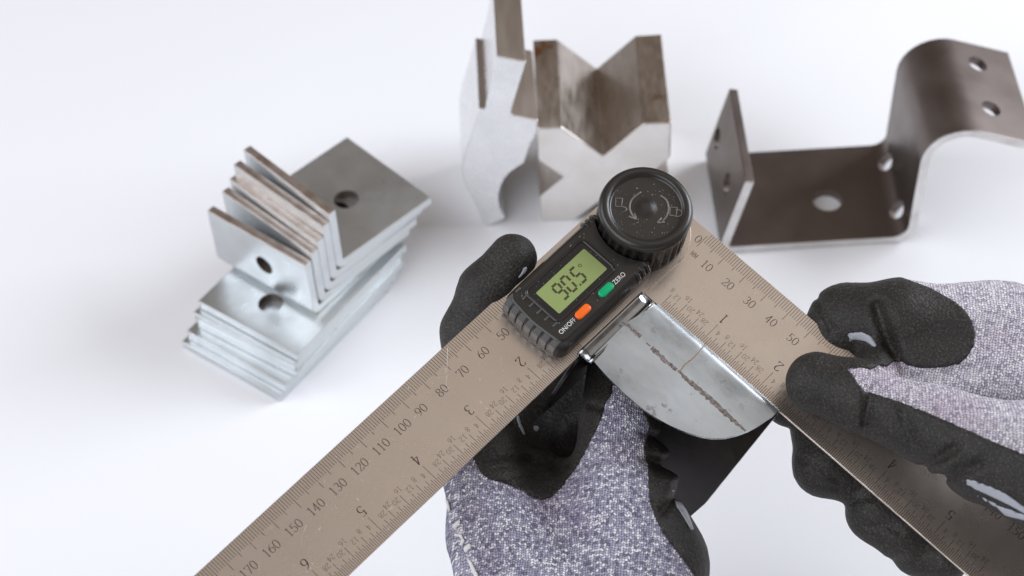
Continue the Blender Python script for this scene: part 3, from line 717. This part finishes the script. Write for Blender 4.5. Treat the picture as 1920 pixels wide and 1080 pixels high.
def surface_nets(F, org, vx):
    S = F < 0; nx, ny, nz = F.shape
    c = np.zeros((nx-1, ny-1, nz-1), np.int8)
    offs = [(i, j, k) for i in (0, 1) for j in (0, 1) for k in (0, 1)]
    for i, j, k in offs: c += S[i:nx-1+i, j:ny-1+j, k:nz-1+k]
    act = (c > 0) & (c < 8); ids = np.full(act.shape, -1, np.int64); I = np.argwhere(act); ids[act] = np.arange(len(I))
    vals = {o_: F[I[:, 0]+o_[0], I[:, 1]+o_[1], I[:, 2]+o_[2]] for o_ in offs}
    acc = np.zeros((len(I), 3)); cnt = np.zeros(len(I))
    for a in offs:
        for ax in range(3):
            if a[ax] == 0:
                b = list(a); b[ax] = 1; b = tuple(b); fa, fb = vals[a], vals[b]; m_ = (fa < 0) != (fb < 0)
                t = np.where(m_, fa/np.where(m_, fa-fb, 1), 0)
                p = np.array(a, float)[None, :].repeat(len(I), 0); p[:, ax] += t
                acc[m_] += p[m_]; cnt[m_] += 1
    V_ = org+(I+acc/cnt[:, None])*vx
    quads = []
    for ax in range(3):
        b1, b2 = (ax+1) % 3, (ax+2) % 3
        sl0 = [slice(None)]*3; sl1 = [slice(None)]*3; sl0[ax] = slice(0, -1); sl1[ax] = slice(1, None)
        s0, s1 = S[tuple(sl0)], S[tuple(sl1)]; E_ = np.argwhere(s0 != s1); fl = s0[s0 != s1]
        ok = (E_[:, b1] > 0) & (E_[:, b2] > 0) & (E_[:, b1] < F.shape[b1]-1) & (E_[:, b2] < F.shape[b2]-1); E_ = E_[ok]; fl = fl[ok]
        q = []
        for d1, d2 in ((-1, -1), (0, -1), (0, 0), (-1, 0)):
            e = E_.copy(); e[:, b1] += d1; e[:, b2] += d2; q.append(ids[e[:, 0], e[:, 1], e[:, 2]])
        q = np.stack(q, 1); q[~fl] = q[~fl][:, ::-1]; quads.append(q)
    return V_, np.concatenate(quads)
def np_mesh(name, V_, Q):
    me_ = bpy.data.meshes.new(name); me_.vertices.add(len(V_)); me_.vertices.foreach_set('co', (V_*MM).astype(np.float32).ravel())
    me_.loops.add(Q.size); me_.loops.foreach_set('vertex_index', Q.astype(np.int32).ravel())
    me_.polygons.add(len(Q)); me_.polygons.foreach_set('loop_start', np.arange(0, Q.size, 4, dtype=np.int32))
    me_.update(calc_edges=True); me_.validate()
    return me_
def smin(a, b, k):
    hh = np.maximum(k-np.abs(a-b), 0)/k; return np.minimum(a, b)-hh*hh*k*.25
def vnoise(P_, sc, seed):
    r_ = np.random.default_rng(seed); out = np.zeros(len(P_))
    for _ in range(7):
        v = r_.normal(size=3); v *= sc/np.linalg.norm(v)*r_.uniform(.6, 1.6); out += np.sin(P_@v+r_.uniform(0, 6.28))
    return out/7
def hand(bones, blends, knit_poly, creases, logos, base, uv_dir, M_knit, label, cullbox, vx=.72):
    """bones: list of (name, point, radius, point, radius); everything in ruler coordinates (s, t, h)"""
    pts = np.array([p for b in bones for p in (b[0], b[2])]); rad = np.array([r_ for b in bones for r_ in (b[1], b[3])])
    lo = (pts-rad[:, None]).min(0)-4; hi = (pts+rad[:, None]).max(0)+4
    lo = np.maximum(lo, cullbox[0]); hi = np.minimum(hi, cullbox[1])
    dims = np.ceil((hi-lo)/vx).astype(int)
    ax = [(lo[i]+np.arange(dims[i])*vx).astype(np.float32) for i in range(3)]; shp = tuple(dims); groups = {}
    for (a, ra, b, rb, gname) in bones:           # each bone only fills the box round itself
        m_ = max(ra, rb)+15; l_ = np.minimum(a, b)-m_; h_ = np.maximum(a, b)+m_
        sl = tuple(slice(int(np.clip((l_[i]-lo[i])//vx, 0, dims[i])), int(np.clip((h_[i]-lo[i])//vx+1, 0, dims[i]))) for i in range(3))
        q = [ax[i][sl[i]]-np.float32(a[i]) for i in range(3)]; e = (b-a).astype(np.float32); ee = np.float32(e@e)
        X, Y, Z = q[0][:, None, None], q[1][None, :, None], q[2][None, None, :]
        t = np.clip((X*e[0]+Y*e[1]+Z*e[2])/ee, 0, 1)
        dd = np.sqrt((X-t*e[0])**2+(Y-t*e[1])**2+(Z-t*e[2])**2)-(np.float32(ra)+np.float32(rb-ra)*t)
        if gname not in groups: groups[gname] = np.full(shp, 30, np.float32)
        groups[gname][sl] = smin(groups[gname][sl], dd, 3.0)
    F = None
    for gname, kk in blends:
        Gr = groups.pop(gname); F = Gr if F is None else smin(F, Gr, kk)
    F = F.ravel(); near = np.flatnonzero(np.abs(F) < 5)
    idx = np.unravel_index(near, shp); Gn = np.stack([ax[i][idx[i]] for i in range(3)], 1).astype(np.float64); del idx
    Wp = (Gn*np.array([1, 1, -1]))@RW.T+RO-CAM_C; Cc = Wp@CAM_B; px = np.stack([960+FPX*Cc[:, 0]/Cc[:, 2], 540+FPX*Cc[:, 1]/Cc[:, 2]], 1)
    scl = FPX/Cc[:, 2]
    Fn = F[near].astype(np.float64)
    for line, depth_, wd_, hmin in creases:
        ld = line_dist(px, line)/scl; Fn = Fn+depth_*np.exp(-(ld/wd_)**2)*(Gn[:, 2] > hmin)
    Fn = Fn+.26*vnoise(Gn, .24, 3)+.13*vnoise(Gn, .75, 5)
    wr = .16*vnoise(Gn, 1.7, 23)*np.clip(.5+1.2*vnoise(Gn, .16, 31), 0, 1)          # puckered coating
    F[near] = Fn
    Cf = np.full(len(F), 9.0, np.float32); ks = -poly_sdf(px, knit_poly)/scl+.32*vnoise(Gn, 2.6, 9)+.22*vnoise(Gn, 6., 19)
    Cf[near] = np.maximum(np.maximum(Fn-.55+wr, ks), -(Fn+2.2))
    org = np.array(lo)
    V_, Q = surface_nets(F.reshape(shp), org, vx)
    def local(V_): return (V_*np.array([1, -1, 1]))-np.array(L(*base))
    MB = MR @ Matrix.Translation(Vector(L(*base))*MM)
    me_ = np_mesh('glove', local(V_), Q)
    uvb = np.array(uv_dir, float); uvv = np.stack([V_@uvb[0], V_@uvb[1]], 1)
    ul = me_.uv_layers.new(name='stitch'); vi = np.zeros(len(me_.loops), np.int32); me_.loops.foreach_get('vertex_index', vi)
    ul.data.foreach_set('uv', uvv[vi].astype(np.float32).ravel())
    h_ = link('gloved_hand', me_, M_knit, None, True, MB)
    tag(h_, label, 'gloved hand')
    Vc, Qc = surface_nets(Cf.reshape(shp), org, vx)
    c_ = link('palm_coating', np_mesh('coat', local(Vc), Qc), M_coat, h_, True)
    for poly, name_, nm, mtl in logos:
        Lf = np.full(len(F), 9.0, np.float32); ps = poly_sdf(px, poly)/scl; dz = Cc[:, 2]; dz0 = dz[(ps < 0) & (np.abs(Fn) < 1.2)].min()
        Lf[near] = np.maximum(np.maximum(np.maximum(Fn-.95, ps), -(Fn+.6)), dz-dz0-9)
        sel = np.argwhere(Lf.reshape(shp) < 2); a_ = np.maximum(sel.min(0)-2, 0); b_ = np.minimum(sel.max(0)+3, shp)
        Vl, Ql = surface_nets(Lf.reshape(shp)[a_[0]:b_[0], a_[1]:b_[1], a_[2]:b_[2]], org+a_*vx, vx)
        if len(Vl): link(name_, np_mesh(name_, local(Vl), Ql), mtl, c_ if nm else h_, True)
    return h_
def B_(p, ra, q, rb, gname): return (RP3(*p), ra, RP3(*q), rb, gname)
im_r = np.array([1, -1, 0.])/math.sqrt(2); im_d = np.array([1, 1, 0.])/math.sqrt(2)       # right and down across the blades' plane

# left hand: forefinger behind the left blade, thumb under the bent sheet
lh = [B_((962, 484, -1), 8.0, (912, 543, -6.5), 9.0, 'finger'), B_((912, 543, -6.5), 9.0, (884, 622, -14.5), 9.9, 'finger'), B_((884, 622, -14.5), 9.9, (902, 870, -32), 12.5, 'finger'),
      B_((902, 870, -32), 12.5, (940, 1000, -36), 19, 'palm'), B_((940, 1000, -36), 19, (1060, 1300, -50), 33, 'palm'),
      B_((1152, 700, -27), 9.5, (1160, 800, -24), 13.2, 'thumb'), B_((1160, 800, -24), 13.2, (1166, 960, -27), 19.5, 'thumb'), B_((1166, 960, -27), 19.5, (1190, 1060, -32), 24.5, 'thumb'), B_((1190, 1060, -32), 24.5, (1150, 1330, -50), 33, 'thumb'),
      B_((1000, 940, -48), 18, (1100, 1000, -46), 20, 'web'),
      B_((960, 930, -56), 14, (1000, 770, -58), 11.5, 'middle'), B_((1000, 770, -58), 11.5, (1090, 690, -54), 10.5, 'middle'), B_((1060, 930, -62), 14, (1070, 780, -66), 12, 'ring'), B_((1070, 780, -66), 12, (1150, 700, -60), 10.5, 'ring')]
knit_l = [(600, 840), (872, 846), (888, 862), (900, 886), (915, 899), (940, 904), (962, 913), (985, 923), (1000, 933), (1018, 937), (1036, 931), (1052, 914), (1072, 888), (1090, 862), (1104, 836), (1118, 806), (1130, 780), (1136, 756), (1146, 742), (1149, 722), (1166, 722), (1200, 762),
          (1216, 800), (1206, 838), (1213, 876), (1216, 912), (1218, 944), (1230, 976), (1246, 1004), (1266, 1032), (1290, 1062), (1308, 1090), (1330, 1500), (600, 1500)]
cr_l = [([(1258, 822), (1228, 820), (1205, 812)], 2.2, 1.5, -60), ([(1268, 868), (1240, 872), (1214, 862)], 2.8, 1.7, -60), ([(1300, 912), (1262, 934), (1240, 958)], 2.2, 1.6, -60),
        ([(1275, 845), (1240, 848)], -1.6, 2.0, -60), ([(1285, 890), (1255, 900)], -1.8, 2.2, -60),
        ([(890, 880), (960, 868), (1040, 872)], 1.6, 2.2, -60), ([(920, 920), (990, 900), (1060, 880)], 1.2, 2.0, -60), ([(1190, 770), (1230, 762)], 1.2, 1.5, -60), ([(1150, 812), (1200, 806)], .7, 1.2, -60),
        ([(1110, 760), (1140, 770)], 1.0, 1.4, -60)]
lg_l = [([(1258, 916), (1268, 920), (1281, 942), (1291, 964), (1302, 994), (1296, 995), (1281, 970), (1267, 948)], 'logo_mark', 1, M_logo),
        ([(966, 776), (973, 779), (978, 795), (987, 816), (982, 818), (972, 799)], 'logo_mark', 1, M_logo), ([(998, 800), (1007, 796), (1013, 805), (1003, 811)], 'logo_mark', 1, M_logo),
        ([(990, 497), (982, 502), (969, 522), (975, 521), (988, 509)], 'logo_mark', 1, M_logo),
        ([(834, 932), (841, 938), (846, 958), (840, 960)], 'cuff_print', 0, M_print), ([(848, 984), (862, 972), (863, 984), (852, 994)], 'cuff_print', 0, M_print),
        ([(852, 1000), (864, 1000), (872, 1012), (868, 1024), (860, 1022), (866, 1012), (860, 1005), (854, 1008)], 'cuff_print', 0, M_print),
        ([(868, 1026), (882, 1016), (884, 1028), (872, 1038)], 'cuff_print', 0, M_print), ([(874, 1046), (882, 1048), (900, 1084), (890, 1084)], 'cuff_print', 0, M_print)]
lo_ = np.array([-200, -100, -95.]); hi_ = np.array([200, 145, 60.])
hand(lh, [('palm', 1), ('finger', 8), ('web', 10), ('thumb', 12), ('middle', 5), ('ring', 4)], knit_l, cr_l, lg_l, (15, 140, -45), (im_r*.995+im_d*.1, im_d*.995-im_r*.1), M_knit_l,
     'hand in grey-violet knit glove with its thumb under the bent sheet', (np.array([-200, -100, -95.]), np.array([200, 148, 60.])))

# right hand: thumb on the right blade, forefinger curled behind its outer edge, other fingertips below
rh = [B_((1481, 752, -13.5), 8.6, (1528, 682, -16), 10.5, 'finger'), B_((1528, 682, -16), 10.5, (1590, 606, -8), 13.2, 'finger'), B_((1648, 706, 3), 9.5, (1920, 720, 2), 20, 'web'), B_((1590, 606, -8), 13.2, (1690, 607, 3), 15.0, 'finger'), B_((1690, 607, 3), 15.0, (1870, 650, 0), 21, 'finger'),
      B_((1870, 650, 0), 21, (2080, 780, -12), 36, 'palm'),
      B_((1531, 717, 10.5), 9.8, (1610, 741, 13.5), 11.3, 'thumb'), B_((1610, 741, 13.5), 11.3, (1745, 792, 20), 13.4, 'thumb'), B_((1745, 792, 20), 13.4, (1858, 846, 27), 16.6, 'thumb'), B_((1858, 846, 27), 16.6, (2080, 898, 36), 28.5, 'thumb'),
      B_((1548, 872, -21), 10.3, (1545, 800, -20), 10.5, 'middle'), B_((1590, 893, -22), 8.8, (1548, 872, -21), 10.3, 'middle'), B_((1545, 800, -20), 10.5, (1760, 760, -24), 12, 'middle'),
      B_((1688, 1000, -22), 8.8, (1645, 960, -24), 9.8, 'ring'), B_((1645, 960, -24), 9.8, (1660, 880, -26), 10.5, 'ring'), B_((1660, 880, -26), 10.5, (1860, 800, -28), 12, 'ring'),
      B_((1770, 1050, -24), 7.6, (1725, 1030, -27), 8.6, 'little'), B_((1725, 1030, -27), 8.6, (1790, 940, -30), 9.5, 'little'), B_((1790, 940, -30), 9.5, (1960, 850, -26), 13, 'little')]
knit_r = [(1640, 400), (1690, 520), (1716, 529), (1740, 538), (1766, 551), (1790, 565), (1808, 580), (1822, 600), (1828, 622), (1826, 650), (1814, 670), (1797, 683), (1762, 690), (1730, 691), (1702, 686), (1690, 678), (1676, 679), (1664, 688), (1650, 683), (1636, 692), (1612, 690), (1588, 690), (1600, 704), (1608, 718),
          (1622, 734), (1650, 741), (1690, 754), (1725, 768), (1760, 782), (1800, 800), (1840, 818), (1880, 835), (1930, 856), (2400, 1060), (2400, 400)]
cr_r = [([(1534, 560), (1545, 590), (1560, 618)], .9, 1.3, -60), ([(1645, 575), (1660, 620), (1678, 668), (1690, 690)], 3.2, 2.4, -60), ([(1640, 700), (1632, 740), (1622, 795)], 2.0, 1.7, -60),
        ([(1690, 760), (1700, 800), (1712, 830)], 1.3, 2.0, -60), ([(1730, 880), (1762, 858), (1790, 840)], 2.2, 1.8, -60), ([(1760, 895), (1800, 882), (1835, 872)], 2.4, 2.0, -60), ([(1745, 875), (1775, 872)], -1.6, 2.2, -60),
        ([(1700, 700), (1760, 706), (1830, 690)], 2.0, 3.0, -60), ([(1660, 700), (1680, 730)], .8, 2.0, -60), ([(1500, 860), (1540, 880), (1575, 905)], .7, 1.2, -60), ([(1530, 905), (1570, 915)], .6, 1.0, -60), ([(1620, 985), (1660, 985), (1690, 1000)], .8, 1.2, -60), ([(1600, 940), (1640, 930)], .6, 1.2, -60)]
lg_r = [([(1797, 897), (1825, 900), (1870, 917), (1905, 937), (1930, 957), (1930, 968), (1890, 946), (1850, 927), (1815, 912)], 'logo_mark', 1, M_logo),
        ([(1806, 920), (1840, 931), (1880, 950), (1930, 968), (1930, 978), (1880, 966), (1835, 946)], 'logo_mark', 1, M_logo),
        ([(1568, 632), (1590, 624), (1615, 622), (1634, 631), (1646, 649), (1640, 652), (1624, 641), (1605, 637), (1590, 645), (1577, 642)], 'logo_mark', 1, M_logo)]
hand(rh, [('palm', 1), ('finger', 10), ('web', 6), ('thumb', 7), ('middle', 3), ('ring', 2.5), ('little', 2.5)], knit_r, cr_r, lg_r, (130, 5, 0), (im_r*.98+im_d*.2, im_d*.98-im_r*.2), M_knit_r,
     'hand in pale knit glove pressing its thumb on the blade with the 0 mark', (np.array([20, -95, -62.]), np.array([172, 105, 66.])))
